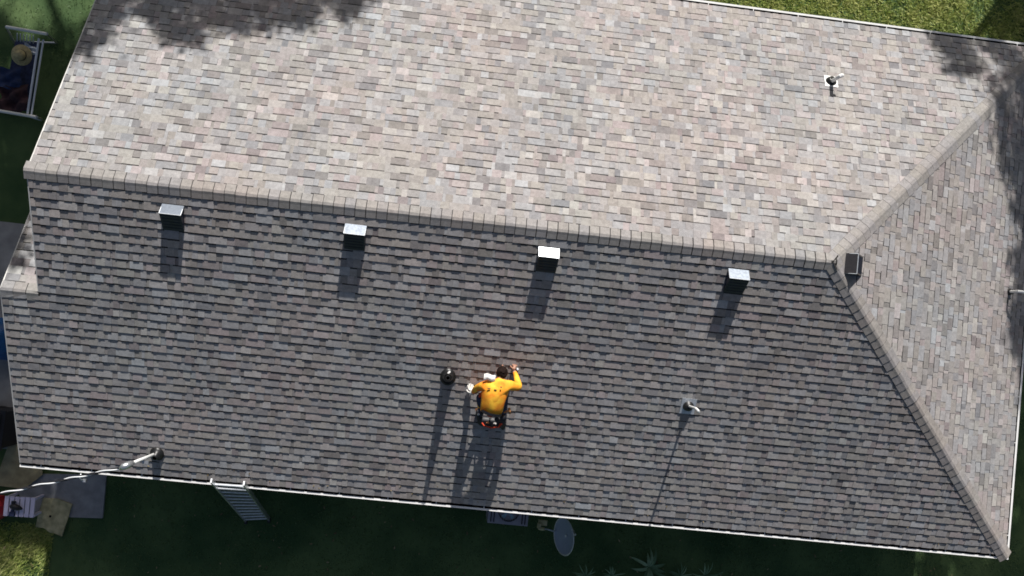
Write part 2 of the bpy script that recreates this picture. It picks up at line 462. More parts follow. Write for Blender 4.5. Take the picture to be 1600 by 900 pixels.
for i, (ar, key, u, s) in enumerate(fulls):
    x, up, n, o = SLOPE[key]
    if i < 300:
        ob = bpy.data.objects.new('shingle', random.choice(protos)); COL.objects.link(ob)
        ob.parent = roof
        ob.matrix_basis = frame(x, up, n, onslope(key, u, s))
        ob.parent_type = 'OBJECT'
        ob.matrix_parent_inverse = Matrix()
    else:
        P = lambda uu, t, h, s=s: onslope(key, uu, s - t, h)
        shingle_geo(rest, [(u + t0, u + t1, r_, tn) for (t0, t1, r_, tn) in cut_tabs(SHW)], P)
ro = rest.build('remaining_shingles', M['shingle'], roof); tag(ro, kind='stuff')

# ---- ridge and hip caps ------------------------------------------
def cap_proto(wa, wb, ex, tn, lift=.006):
    """wa, wb: unit vectors down the two slopes in local axes (x = along, laid towards +x)"""
    mb = MB(); wa = Vector(wa); wb = Vector(wb); z = Vector((0, 0, 1))
    def sec(xx, h):
        out = []
        for (v, dd, hh) in ((wa, .144, .0), (wa, .06, .0), (wa, .018, .003), (wb, .018, .003), (wb, .06, .0), (wb, .144, 0)):
            nn = v.cross(Vector((1, 0, 0))); nn = nn if nn.z > 0 else -nn
            out.append(Vector((xx, 0, 0)) + v * dd + nn * (h + lift) + z * hh)
        return out
    A, A2, B_ = sec(-0.02, 0.002), sec(random.uniform(.009, .015), 0.0035), sec(ex, 0.0105)
    jit = random.uniform(-.003, .003)
    B_ = [p + Vector((jit, 0, 0)) for p in B_]
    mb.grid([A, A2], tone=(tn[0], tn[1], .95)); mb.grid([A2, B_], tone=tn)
    low = [p - z * .017 for p in B_]; lowA = [p - z * .012 for p in A]
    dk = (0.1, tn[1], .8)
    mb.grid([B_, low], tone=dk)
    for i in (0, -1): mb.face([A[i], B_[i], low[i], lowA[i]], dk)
    return mb.mesh('ridge_cap', M['cap'])
def cap_line(P0, P1, keyA, keyB, ex, start=0.0, lift=.006):
    P0, P1 = Vector(P0), Vector(P1); a = (P1 - P0).normalized(); Ln = (P1 - P0).length
    nA, nB = SLOPE[keyA][2], SLOPE[keyB][2]
    z = (nA + nB); z = (z - a * z.dot(a)).normalized(); y = z.cross(a)
    wl = []
    for nn in (nA, nB):
        w = a.cross(nn).normalized()
        if w.dot(z) > 0: w = -w
        wl.append(Vector((w.dot(a), w.dot(y), w.dot(z))))
    pr = [cap_proto(wl[0], wl[1], ex, (random.uniform(.40, .60), random.uniform(.2, .8)), lift) for _ in range(9)]
    t = start
    while t < Ln - ex * .4:
        ob = bpy.data.objects.new('ridge_cap', random.choice(pr)); COL.objects.link(ob); ob.parent = roof
        ob.matrix_basis = frame(a, y, z, P0 + a * t + y * random.uniform(-.004, .004))
        t += ex
EXC = 0.163
cap_line((L, 0, 0), (XE, -YE, ZE), 'S', 'E', EXC, 0, .012)
cap_line((L, 0, 0), (XE, YE, ZE), 'N', 'E', EXC, 0, .012)
cap_line((L + .05, 0, 0.004), (-0.02, 0, 0.004), 'S', 'N', EXC)
cap_line((0, -SB * CT, -SB * ST), (XW - .02, -SB * CT, -SB * ST), 'S', 'B', EXC * 1.2)

# ---- gutters ------------------------------------------------------
def gutter(p0, p1, out, mit0=0, mit1=0):
    """p0->p1 along the eave edge; out = unit vector away from the roof"""
    p0, p1, out = Vector(p0), Vector(p1), Vector(out); a = (p1 - p0).normalized(); z = Vector((0, 0, 1))
    zt = -0.040
    prof_out = [(-.04, zt + .0), (-.045, zt - .0), (-.045, zt - .125), (.045, zt - .125), (.066, zt - .08), (.086, zt - .02), (.092, zt + .004), (.092, zt + .010), (.056, zt + .010), (.056, zt + .002)]
    prof_in = [(.056, zt + .002), (.056, zt - .05), (.035, zt - .095), (-.03, zt - .095), (-.04, zt)]
    def ring(p, prof, mit):
        return [p + out * o_ + z * h + a * (o_ * mit) for (o_, h) in prof]
    g = MB(); g.grid([ring(p0, prof_out, mit0), ring(p1, prof_out, mit1)])
    g.face(ring(p0, prof_out, mit0)); g.face(ring(p1, prof_out, mit1)[::-1])
    gt = g.build('gutter', M['white'], house)
    q = MB(); q.grid([ring(p0, prof_in, mit0), ring(p1, prof_in, mit1)])
    q.build('trough', M['grime_shade'], gt)
    Ln = (p1 - p0).length; t = 0.35
    while t < Ln - .1:
        h = MB(); h.box((0, 0, 0), (.014, .10, .004))
        mw = frame(a, out, a.cross(out) if a.cross(out).z > 0 else a.cross(out), p0 + a * t + out * .02 + z * (zt + .006))
        ob = h.build('hanger', M['white'], gt); ob.matrix_basis = mw
        t += 0.85
gutter((XW - .02, -YE, ZE), (XE, -YE, ZE), (0, -1, 0), 0, 1)
gutter((XE, -YE, ZE), (XE, YE, ZE), (1, 0, 0), -1, 1)
gutter((-.02, YE, ZE), (XE, YE, ZE), (0, 1, 0), 0, 1)

# ---- slant-back roof vents ----------------------------------------
def vent(key, u, s, tiltmul, m, rough=None):
    """s = slope distance of the upper lip of the hood"""
    x, up, n, o = SLOPE[key]
    hw = 0.158
    dn_ = -up
    base = onslope(key, u, s)
    def P(a, t, h): return base + x * a + dn_ * t + n * h
    t1, h1, t2 = 0.088, 0.184 * tiltmul, 0.41
    v = MB()
    # hood: overhanging slanted front, two cheeks; the sloping lid is its own sheet
    v.face([P(-hw, t1, h1), P(-hw, t2, .018), P(hw, t2, .018), P(hw, t1, h1)][::-1])
    for sg in (-1, 1):
        v.face([P(sg * hw, 0, .0), P(sg * hw, 0, .016), P(sg * hw, t1, h1), P(sg * hw, t2, .018), P(sg * hw, t2, .0)])
    v.face([P(-hw, t2, .0), P(hw, t2, .0), P(hw, t2, .018), P(-hw, t2, .018)])
    v.face([P(-hw, 0, .0), P(hw, 0, .0), P(hw, 0, .016), P(-hw, 0, .016)])
    h = v.build('roof_vent', M['vent_body'] if key == 'S' else M['vent_dark'], house)
    lid = MB(); lw_ = hw + .004
    lp_ = [P(-lw_, -.004, .018), P(lw_, -.004, .018), P(lw_, t1 + .006, h1 + .004), P(-lw_, t1 + .006, h1 + .004)]
    ln = (lp_[1] - lp_[0]).cross(lp_[3] - lp_[0]).normalized() * .004
    lid.face(lp_); lid.face([p - ln for p in lp_][::-1])
    for i in range(4): lid.face([lp_[i], lp_[i] - ln, lp_[(i + 1) % 4] - ln, lp_[(i + 1) % 4]])
    lid.build('lid', m, h)
    # rolled rim of the lid
    r_ = MB()
    for A, B_ in ((P(-hw, t1, h1), P(hw, t1, h1)), (P(-hw, 0, .017), P(-hw, t1, h1)), (P(hw, 0, .017), P(hw, t1, h1)), (P(-hw, 0, .017), P(hw, 0, .017))):
        r_.tube([A, B_], .0065, 6)
    r_.build('rim', M['galv'], h)
    f_ = MB(); c = P(0, .2, .0135)
    f_.box((0, 0, 0), (.325, .37, .003)); fo = f_.build('flashing', M['vent_dark'], h)
    fo.matrix_basis = frame(x, up, n, P(0, .17, .0125))
    lv = MB()
    for i in range(5):
        t = t1 + (t2 - t1) * (i + .7) / 5.6; hh = h1 + (.018 - h1) * (i + .7) / 5.6
        lv.tube([P(-hw * .86, t, hh + .004), P(hw * .86, t, hh + .004)], .004, 5)
    lv.build('louvre', M['vent_body'], h)
    return h
for px, py, tm, m in ((268, 326, 0.98, 'vent_low'), (555, 357, 1.01, 'vent_mid'), (858, 393, 1.0, 'vent_bright'), (1155, 427, 1.0, 'vent_mid')):
    q = atS(px, py, .10)
    vent('S', q.x, -q.y / CT - .075, tm, M[m])
q = atE(1333, 413, .06)
vent('E', q.y, (q.x - L) / CT - .17, 1.0, M['vent_dark'])

# ---- plumbing stacks ----------------------------------------------
def ringpipe(mb, p, r, h, bore=0.75, n=16, lean=(0, 0)):
    p = Vector(p); top = p + Vector((lean[0], lean[1], h))
    mb.tube([p, p.lerp(top, .5), top], r, n, caps=False)
    rr = [top + Vector((math.cos(2 * math.pi * k / n), math.sin(2 * math.pi * k / n), 0)) * r for k in range(n)]
    ri = [top + Vector((math.cos(2 * math.pi * k / n), math.sin(2 * math.pi * k / n), 0)) * r * bore for k in range(n)]
    mb.grid([rr, ri], True)
    rd = [p_ - Vector((0, 0, min(h * .5, .2))) for p_ in ri]
    mb.grid([ri, rd], True, mi=1); mb.face(rd, mi=1)
    return top
# black stack with a tall conical rubber boot, left of the roofer
p = atS(700, 588, 0)
b = MB(); n_ = Vector((0, -ST, CT))
R_S = frame(*SLOPE['S'][:3], (0, 0, 0)).to_3x3()
b.lathe([(.0, .014), (.128, .014), (.13, .020), (.105, .032), (.090, .06)], 24, p, R_S, 1, 1.22)
b.tube([p + Vector((0, 0, .0)), p + Vector((0, 0, .12)), p + Vector((0, 0, .24)), p + Vector((0, 0, .36))], [.098, .088, .072, .058], 20, caps=False)
st = b.build('vent_stack', M['rubber'], house, smooth=True); tag(st, 'black pipe with rubber boot')
b = MB(); ringpipe(b, p + Vector((0, 0, .05)), .042, .43, .7)
b.build('pipe', [M['rubber'], M['hole']], st)
b = MB(); b.box(p + Vector((.0, .075, .30)), (.03, .02, .02)); b.tube([p + Vector((.015, .088, .20)), p + Vector((.015, .088, .245))], .018, 8)
b.build('white_stub', M['pvc'], st)  # small white box and stub on the upslope side of the boot
# galvanised flashing, thin white pipe, in the lower right of the shaded slope
def stack(key, p, plate, hole_r, pipe_r, ph, bend, mplate, label, lean=(0, 0)):
    x, up, n, o = SLOPE[key]; R3 = frame(x, up, n, (0, 0, 0)).to_3x3()
    b = MB(); b.box(p + n * .016, (plate[0], plate[1], .004), R3)
    st = b.build('vent_stack', mplate, house); tag(st, label)
    b = MB(); b.lathe([(hole_r * 1.25, .018), (hole_r, .05), (hole_r * .8, .08), (pipe_r, .085)], 20, p, R3)
    b.build('collar', M['rubber'], st, smooth=True)
    b = MB(); top = ringpipe(b, p, pipe_r, ph, .72, lean=lean)
    if bend:
        B0 = top - Vector((0, 0, .01)); bd = Vector(bend)
        b.tube([B0, B0 + Vector((0, 0, .03)) + bd * .25, B0 + Vector((0, 0, .035)) + bd * .6, B0 + Vector((0, 0, .01)) + bd], pipe_r * 1.05, 10)
    b.build('pipe', [M['pvc'], M['hole']], st)
p = atS(1075, 634, 0)
stack('S', p, (.25, .30), .075, .020, .50, (.05, -.05, 0), M['galv'], 'galvanised flashing with a thin white bent pipe')
p = atN(1298, 128, 0)
stack('N', p, (.235, .25), .080, .034, .34, (.055, .03, 0), M['pvc'], 'white square flashing with dark collar')
p = atE(1576, 456, 0)
stack('E', p, (.10, .10), .05, .026, .27, (.24, -.01, 0), M['rubber'], 'white elbow pipe')

# ---- service mast and overhead cable -------------------------------
base = atS(246, 708, 0)
def on_line(px, py, z): return at(px, py, z)
top = at(203, 725, base.z + 0.98)
mast = empty('service_mast', base, 'white electrical service mast rising beside the south gutter near the house corner', 'mast')
b = MB(); b.tube([base - Vector((0, 0, .3)), base.lerp(top, .5), top], .027, 14); b.build('pole', M['pvc'], mast, smooth=True)
b = MB(); b.lathe([(.0, .014), (.115, .014), (.12, .02), (.085, .04), (.06, .10), (.045, .14), (.03, .15)], 20, base, R_S, 1, 1.15)
b.build('boot', M['rubber'], mast, smooth=True)
b = MB(); dd = (top - base).normalized()
side = Vector((-.7, -.4, 0)).normalized()
b.tube([top - dd * .10, top - dd * .02, top + dd * .07, top + dd * .11 + side * .05, top + dd * .09 + side * .12], [.034, .05, .058, .055, .03], 14)
b.build('weatherhead', M['alu'], mast, smooth=True)
b = MB(); c0 = base.lerp(top, .5)
b.box(c0 + Vector((.03, -.06, 0)), (.10, .05, .04)); b.tube([c0, c0 + Vector((.02, -.10, -.06))], .012, 8)
b.build('bracket', M['alu'], mast)
# twisted drop cable
endp = at(-420, 868, base.z + 1.3)
wh = top + dd * .10 + side * .10
cab = empty('drop_cable', wh, 'twisted black and bare aluminium overhead cable running from the mast past the gutter corner', 'cable')
n_t = 150
for wi, (m, rr, ph) in enumerate((('white_wire', .0125, 0.0), ('black', .0100, 2.4), ('black', .0100, 3.9))):
    pts = []
    ax = (endp - wh).normalized(); s1 = ax.orthogonal().normalized(); s2 = ax.cross(s1)
    for i in range(n_t + 1):
        t = i / n_t; c = wh.lerp(endp, t) - Vector((0, 0, .30 * 4 * t * (1 - t)))
        an = ph + t * (endp - wh).length / .52 * 2 * math.pi
        pts.append(c + (s1 * math.cos(an) + s2 * math.sin(an)) * .0135)
    b = MB(); b.tube(pts, rr, 6); b.build('conductor', M[m], cab, smooth=True)
b = MB(); hk = at(126, 744, ZE - .02)
b.tube([hk + Vector((0, .04, .0)), hk + Vector((0, -.02, .03)), hk + Vector((.02, -.06, .0)), hk + Vector((.04, -.07, -.05))], .012, 8)
b.box(hk + Vector((.05, -.08, -.06)), (.06, .05, .05)); b.build('cable_hook', M['alu'], house)

# ================================================================== GROUND
g = MB(); g.face([(-300, -300, ZG), (300, -300, ZG), (300, 300, ZG), (-300, 300, ZG)])
M['soil'] = mat('lawn_soil', (0.034, 0.078, 0.024), 0.95, col2=(0.090, 0.145, 0.050), scale=1.1, bump=0.5, bscale=20)
tag(g.build('ground', M['soil']), kind='structure')
def slab(name, pts, m, z0, th, kind=None, parent=None):
    b = MB(); top_ = [Vector((p[0], p[1], z0 + th)) for p in pts]; bot = [Vector((p[0], p[1], z0)) for p in pts]
    b.face(top_)
    for i in range(len(pts)):
        j = (i + 1) % len(pts); b.face([bot[i], bot[j], top_[j], top_[i]])
    o = b.build(name, m, parent)
    if kind: o['kind'] = kind
    return o
A = at(0, 346, ZG); B_ = at(0, 700, ZG)
slab('path', [(-7, B_.y), (0.3, B_.y), (0.3, A.y), (-7, A.y)], M['concrete'], ZG, .04, 'structure')

# ---- grass: one mass of blades, coloured brighter for sun, darker for shade -------------
def blades(name, regions, m, label, lo=.05, hi=.12, wd=.012):
    V = []; Tn = []
    for (x0, x1, y0, y1, n, dens) in regions:
        x = rng.uniform(x0, x1, n); y = rng.uniform(y0, y1, n)
        # patchy density and colour
        ph = (np.sin(x * 3.1 + 1.7 * np.sin(y * 2.3)) + np.sin(y * 4.3 + 1.3 * np.sin(x * 2.9 + 1)) + .8 * np.sin(x * 9.7 + y * 7.1)) / 2.8
        keep = rng.random(n) < dens * (0.72 + 0.4 * ph)
        x, y, ph = x[keep], y[keep], ph[keep]; k = len(x)
        a = rng.uniform(0, 2 * np.pi, k); ln = rng.uniform(lo, hi, k) * (1 + .3 * ph); lean = rng.uniform(.3, 1.0, k); w = wd * rng.uniform(.6, 1.5, k)
        bx, by = np.cos(a), np.sin(a)
        b0 = np.stack([x - by * w / 2, y + bx * w / 2, np.full(k, ZG)], 1)
        b1 = np.stack([x + by * w / 2, y - bx * w / 2, np.full(k, ZG)], 1)
        tp = np.stack([x + bx * ln * lean, y + by * ln * lean, ZG + ln * (1.1 - .6 * lean)], 1)
        V.append(np.stack([b0, b1, tp], 1).reshape(-1, 3)); Tn.append(np.clip(.57 + .30 * ph + rng.normal(0, .22, k), 0, 1))
    V = np.concatenate(V); Tn = np.concatenate(Tn); nf = len(V) // 3
    me = bpy.data.meshes.new(name); me.vertices.add(len(V)); me.vertices.foreach_set('co', V.ravel())
    me.loops.add(nf * 3); me.loops.foreach_set('vertex_index', np.arange(nf * 3, dtype=np.int32))
    me.polygons.add(nf); me.polygons.foreach_set('loop_start', np.arange(0, nf * 3, 3, dtype=np.int32))
    me.materials.append(m)
    at_ = me.attributes.new('tone', 'FLOAT_COLOR', 'FACE')
    c = np.zeros((nf, 4), np.float32); c[:, 0] = Tn; c[:, 3] = 1; at_.data.foreach_set('color', c.ravel())
    me.update(); me.validate()
    o = bpy.data.objects.new(name, me); COL.objects.link(o)
    tag(o, label, 'grass', kind='stuff')
blades('grass', [(7.5, 20, 4.2, 9.0, 150000, 1.0), (-3.5, -0.95, -9.2, -6.45, 26000, 1.0)], M['grass'], 'rough green and straw grass, coloured brighter for the sun', .05, .13, .022)
blades('lawn_grass', [(-6, -.2, 1.6, 9, 26000, .8), (-.8, 19.5, -9, -4.9, 52000, .8), (16.5, 20, -6, 5, 9000, .8)], M['grass_shaded'], 'short lawn grass around the house, coloured darker for the shade', .03, .07, .012)

# ================================================================== TREES (they cast the dappled shade; they stand just beyond the picture)
def tree(name, label, trunk, poly_fn, box, n, dz=(6.5, 11.5), leaf=.17, zref=-1.8, spread=.6):
    """crown leaves filling the volume whose shade poly_fn(x, y) describes on the level zref"""
    t = empty(name, trunk, label, 'tree', 'trees around the house')
    x0, x1, y0, y1 = box; V = []; k = 0
    sx, sy, sz = -SUNV.x / -SUNV.z, -SUNV.y / -SUNV.z, 1
    pts = []
    # clumps first
    cl = []
    tries = 0
    while len(cl) < n // 26 and tries < 200000:
        tries += 1
        x, y = random.uniform(x0, x1), random.uniform(y0, y1)
        f = poly_fn(x, y)
        if f <= 0: continue
        if random.random() > min(1, f * 1.6 + .12): continue
        cl.append((x, y, random.uniform(*dz)))
    for (x, y, h) in cl:
        rr = random.uniform(.18, .42)
        for _ in range(26):
            o_ = Vector((random.gauss(0, 1), random.gauss(0, 1), random.gauss(0, .7))) * rr * spread
            pts.append(Vector((x + SX * h, y + SY * h, zref + h)) + o_)
    b = MB()
    for p in pts:
        a = Vector((random.gauss(0, 1), random.gauss(0, 1), random.gauss(0, 1))).normalized()
        c = a.orthogonal().normalized(); c.rotate(Matrix.Rotation(random.uniform(0, 6.28), 3, a)); e = a.cross(c)
        l = leaf * random.uniform(.6, 1.25); w = l * .5
        b.face([p - c * l * .5, p + e * w * .5, p + c * l * .5, p - e * w * .5], (random.random(), 0))
    b.build('crown', M['leaf'], t)
    # trunk and limbs
    tr = Vector(trunk); cen = sum(pts, Vector()) / len(pts)
    b = MB(); fork = Vector((tr.x + (cen.x - tr.x) * .25, tr.y + (cen.y - tr.y) * .25, ZG + 3.2))
    b.tube([tr, tr.lerp(fork, .5) + Vector((.1, .05, 0)), fork], [.34, .26, .22], 12, caps=False)
    b.build('trunk', M['bark'], t, smooth=True)
    for _ in range(11):
        q = random.choice(pts); mid = fork.lerp(q, .5) + Vector((random.uniform(-.4, .4), random.uniform(-.4, .4), .5))
        b = MB(); b.tube([fork, fork.lerp(mid, .5) + Vector((0, 0, .2)), mid, mid.lerp(q, .6) + Vector((0, 0, .1)), q], [.15, .12, .08, .05, .015], 7); b.build('limb', M['bark'], t, smooth=True)
SX, SY = S.x / S.z, S.y / S.z
def wob(x, y, f=1.0):
    return .5 * (math.sin(2.3 * f * x + 1.1 * math.sin(1.7 * f * y)) + math.sin(3.1 * f * y + 1.9 * math.sin(2.1 * f * x + .6)) * .7 + .5 * math.sin(7.3 * f * x + 5.1 * f * y))
# tree 1: shade on the north slope, top left.  shade level z = -1.8 (y about 3.6)
F1X = (-.5, .1, .24, .4, .57, .81, 1.31, 1.66, 1.83, 2.27, 2.68, 3.06, 3.41, 3.66, 4.21, 4.4, 4.8)
F1Y = (.5, .69, 1.04, 1.7, 2.5, 2.3, 1.41, 1.08, 1.9, 2.09, 2.2, 2.63, 2.1, 3.13, 2.9, 4.0, 4.6)
def f1(x, y):
    edge = float(np.interp(x, F1X, F1Y)) + .12
    if wob(x * 1.7 + 3, y * 1.7) > .62 and y < edge + 1.6: return 0
    return min((y - edge) * 1.15, 1) if -.6 < x < 4.9 and y < 8.5 else 0
tree('tree', 'leafy broad tree beyond the north eave, shading the north-west corner of the roof', (1.5, 15.5, ZG), f1, (-1, 5.4, .4, 8.4), 42000, (6.5, 9), .15, spread=.42)
def f2(x, y):
    edge = -0.60 + .03 * math.sin(y * 2.2)
    if y > 3.0: edge = -0.3
    lo = -2.50 + .15 * math.sin(x * 5)
    return min((edge - x) * 2.5, (y - lo) * 1.5, 1) if y < 8 else 0
tree('tree', 'dense dark tree beyond the west lawn shading the garden swing', (-5.5, 14.5, ZG), f2, (-7.5, -.3, -2.6, 8), 52000, (6.5, 10.5), .2)
F3Y = (-3.6, -1.67, -.84, .04, .9, .95, 1.31, 2.15, 2.47, 2.8, 3.11, 3.68, 3.97, 4.17, 4.73, 5.45, 7, 9.2, 9.4, 13)
F3X = (17.6, 17.34, 17.01, 16.6, 16.8, 16.3, 16.43, 16.31, 15.85, 15.7, 15.63, 15.66, 15.4, 14.85, 14.67, 14.65, 14.8, 15.5, 17.8, 17.8)
def f3(x, y):
    # shade boundary on the north-east corner
    edge = float(np.interp(y, F3Y, F3X)) + .02 + .05 * math.sin(y * 9)
    if y > 3.4 and wob(x * 1.2, y, 2.2) > .22 and x < 17.6: return 0
    if y <= 3.4 and wob(x * 1.5, y, 1.8) > .5 and x < edge + .9: return 0
    return min((x - edge) * 2.2, (y + 3.6) * 2, 1)
tree('tree', 'tall ragged tree beyond the north-east corner shading the hip end', (19.5, 13.5, ZG), f3, (13.8, 20.5, -3.6, 13), 72000, (6.5, 9.5), .15, spread=.38)

# ================================================================== THINGS IN THE GARDEN
# ---- ladder --------------------------------------------------------
tl, tr_ = at(330, 751, -1.95), at(381, 755, -1.95)
fl, fr_ = at(385, 814, ZG + .01), at(421, 812, ZG + .01)
lad = empty('ladder', fl, 'aluminium ladder leaning on the south gutter, its top rungs in the sun', 'ladder')
def rail(p, q, name='rail'):
    b = MB(); ax = (q - p).normalized(); xx = Vector((1, 0, 0)); xx = (xx - ax * xx.dot(ax)).normalized(); yy = ax.cross(xx)
    b.box(p.lerp(q, .5), (.028, .075, (q - p).length), frame(xx, yy, ax, (0, 0, 0)).to_3x3()); return b.build(name, M['alu'], lad)
rail(fl, tl); rail(fr_, tr_)
nr = 12
for i in range(nr):
    t = .035 + (i + .2) / nr * .95
    b = MB(); P0, P1 = fl.lerp(tl, t), fr_.lerp(tr_, t); b.tube([P0, P1], .022, 8); b.build('rung', M['galv'], lad)
for p in (fl, fr_):
    b = MB(); b.box(p + Vector((0, 0, .03)), (.05, .10, .07)); b.build('foot', M['black'], lad)

# ---- air conditioning condenser -------------------------------------
zt = ZG + .78; c = at(795, 800, zt); c.z = ZG; cx, cy = c.x, c.y
ac = empty('air_conditioner', (cx, cy, ZG), 'grey air conditioning condenser with a round fan, half under the south gutter', 'air conditioner')
Wd, Dp = .80, .50
rotz = Matrix.Rotation(math.radians(0), 3, 'Z')
b = MB(); b.box((cx, cy, ZG + .42), (Wd, Dp, .70)); cb = b.build('cabinet', M['ac'], ac)
b = MB(); b.lathe([(.21, 0), (.21, .03), (.19, .03), (.19, -.02), (0, -.02)], 28, (cx, cy + .02, ZG + .775)); b.build('fan_shroud', M['black'], ac)
b = MB()
for k_ in range(5):
    a = k_ * 2 * math.pi / 5; d0 = Vector((math.cos(a), math.sin(a), 0)); d1 = Vector((math.cos(a + .75), math.sin(a + .75), 0)); cc = Vector((cx, cy + .02, ZG + .775))
    b.face([cc + d0 * .03, cc + d0 * .17 + Vector((0, 0, .012)), cc + (d0 + d1).normalized() * .18, cc + d1 * .15 + Vector((0, 0, -.012))])
b.lathe([(0, .03), (.05, .02), (.055, 0)], 12, (cx, cy + .02, ZG + .775)); b.build('fan', M['fan'], ac)
b = MB()
for i in range(9):
    b.tube([(cx + (i - 4) * .045, cy + .02 - .19, ZG + .81), (cx + (i - 4) * .045, cy + .02 + .19, ZG + .81)], .003, 5)
b.build('grille', M['ac'], ac)
for i in range(4):
    b = MB(); b.box((cx + (-.34, -.28, .28, .34)[i], cy, ZG + .775), (.02, Dp - .06, .012)); b.build('louvre', M['black'], ac)

# ---- satellite dish -------------------------------------------------
dc = at(881, 838, -3.5)
dish = empty('satellite_dish', (dc.x + .25, dc.y, ZG), 'grey oval satellite dish on a short pole beside the condenser', 'satellite dish')
nrm = Vector((-.90, -.06, .42)).normalized()
yv = Vector((.0, 1, .0)); yv = (yv - nrm * yv.dot(nrm)).normalized(); xv = yv.cross(nrm)
R3 = frame(xv, yv, nrm, (0, 0, 0)).to_3x3()
b = MB(); b.lathe([(0, -.07), (.12, -.062), (.24, -.035), (.345, .0), (.352, .006), (.352, -.006), (.24, -.045), (0, -.082)], 36, dc, R3)
b.build('reflector', M['dish'], dish, smooth=True)
b = MB(); b.lathe([(.336, .002), (.352, .012), (.362, .004), (.352, -.006)], 36, dc, R3); b.build('rim', M['galv'], dish, smooth=True)
lnb = at(846, 826, -3.25)
b = MB(); rimp = dc + xv * (.34 if xv.x < 0 else -.34); rimp = dc - Vector((0, 0, 1)).cross(yv).normalized() * 0 + (xv if xv.z < 0 else -xv) * .34
b.tube([rimp - nrm * .03, rimp.lerp(lnb, .5) + Vector((0, 0, -.08)), lnb], .014, 8); b.build('arm', M['galv'], dish)
b = MB(); b.tube([lnb + Vector((.06, 0, 0)), lnb, lnb + Vector((-.06, 0, .01))], [.028, .035, .022], 10); b.box(lnb + Vector((-.05, .05, 0)), (.07, .09, .05)); b.box(lnb + Vector((.02, .10, -.06)), (.16, .10, .06)); b.build('receiver', M['stone'], dish)
b = MB(); b.tube([(dc.x + .25, dc.y, ZG), (dc.x + .25, dc.y, dc.z - .25), (dc.x + .04, dc.y, dc.z - .02)], .025, 10); b.build('pole', M['galv'], dish)

# ---- plants under the south eave ------------------------------------
def plant(name, px, py, n, ln, wid, label, m='frond', cat='plant', group=None, up=.6, curve=.5):
    c = at(px, py, ZG); t = empty(name, c, label, cat, group)
    for i in range(n):
        a = i * 2.4 + random.uniform(-.3, .3); l = ln * random.uniform(.5, 1.15); dd = Vector((math.cos(a), math.sin(a), 0)); sd = Vector((-dd.y, dd.x, 0))
        rows = []
        for k in range(6):
            tt = k / 5; q = c + dd * l * tt + sd * l * .28 * tt * tt * (1 if i % 2 else -.6) + Vector((0, 0, l * up * (tt - curve * tt * tt) + .02)); w = wid * (math.sin(math.pi * min(1, .15 + tt * .85)) ** .7) * (1 if k < 5 else .05)
            rows.append([q - sd * w + Vector((0, 0, w * .4)), q, q + sd * w + Vector((0, 0, w * .4))])
        b = MB(); b.grid(rows, tone=(random.random(), 0)); b.build('leaf', M[m], t)
plant('shrub', 1014, 886, 12, .48, .034, 'broad-leaved plant with pale curling leaves in the shaded bed', 'frond', up=1.1, curve=1.0)
for i, (px, n, l, lab) in enumerate(((915, 18, .34, 'small spiky grass clump nearest the satellite dish'), (955, 18, .30, 'spiky grass clump between the end clump and the broad-leaved plant'),
                                (1062, 18, .34, 'spiky grass clump just east of the broad-leaved plant'), (1100, 22, .38, 'fullest spiky grass clump, at the east end of the bed'))):
    plant('spiky_plant', px, 899, n, l, .012, lab, group='spiky plants in the shaded bed', up=1.3, curve=.5)

# ---- south-west corner: slab, boards, stool, red box ----------------
def quadpx(pts, z): return [at(a, b, z) for a, b in pts]
zs = ZG + .05
slab('concrete_slab', [(p.x, p.y) for p in quadpx([(20, 740), (166, 742), (160, 810), (40, 806)], zs)], M['slab'], ZG, .05, 'structure')
o = slab('plywood_sheet', [(p.x, p.y) for p in quadpx([(15, 690), (64, 700), (66, 742), (38, 764), (-10, 758)], ZG + .12)], M['ply'], ZG + .10, .02)
tag(o, 'khaki plywood sheet on the ground at the house corner under the gutter end', 'plywood sheet')
pts = quadpx([(66, 779), (88, 780), (111, 789), (103, 816), (95, 839), (84, 834), (76, 833), (68, 826), (54, 824), (58, 806)], ZG + .14)
st_ = empty('paver', pts[0], 'broken khaki board with a small dark hole and a chipped lower edge', 'board')
b = MB(); tp = [Vector((p.x, p.y, ZG + .10 + .03 * (i % 2) * .3)) for i, p in enumerate(pts)]; bt = [p - Vector((0, 0, .035)) for p in tp]
b.face(tp[::-1]); 
for i in range(len(tp)):
    j = (i + 1) % len(tp); b.face([bt[i], bt[j], tp[j], tp[i]])
b.build('board', M['stone'], st_)
hp = at(78, 807, ZG + .12); b = MB(); b.lathe([(0, 0), (.022, 0), (.024, -.01)], 12, (hp.x, hp.y, ZG + .117)); b.build('hole', M['hole'], st_)
# white slatted stool
c0, c1, c2, c3 = quadpx([(7, 775), (56, 778), (53, 808), (6, 806)], ZG + .45)
ux = (c1 - c0).normalized(); uy = Vector((-ux.y, ux.x, 0)); wst = (c1 - c0).length; dst = (c0 - c3).length
cst = (c0 + c1 + c2 + c3) / 4
RS = frame(ux, uy, (0, 0, 1), (0, 0, 0)).to_3x3()
stool = empty('plastic_table', (cst.x, cst.y, ZG), 'small white slatted plastic table with a black tool on it', 'table')
ns = 6
b = MB()
for i in range(ns):
    b = MB(); b.box(cst + ux * ((i + .5) / ns - .5) * wst, (wst / ns - .022, dst, .03), RS); b.build('slat', M['plastic_w'], stool)
b = MB()
for sy in (-1, 1): b.box(cst + uy * sy * (dst / 2 - .03) - Vector((0, 0, .03)), (wst, .04, .03), RS)
b.build('frame', M['plastic_w'], stool)
for sx in (-1, 1):
    for sy in (-1, 1):
        b = MB(); b.box(cst + ux * sx * (wst / 2 - .04) + uy * sy * (dst / 2 - .03) - Vector((0, 0, .24)), (.045, .045, .42), RS); b.build('leg', M['plastic_w'], stool)
tc_ = at(25, 793, ZG + .5)
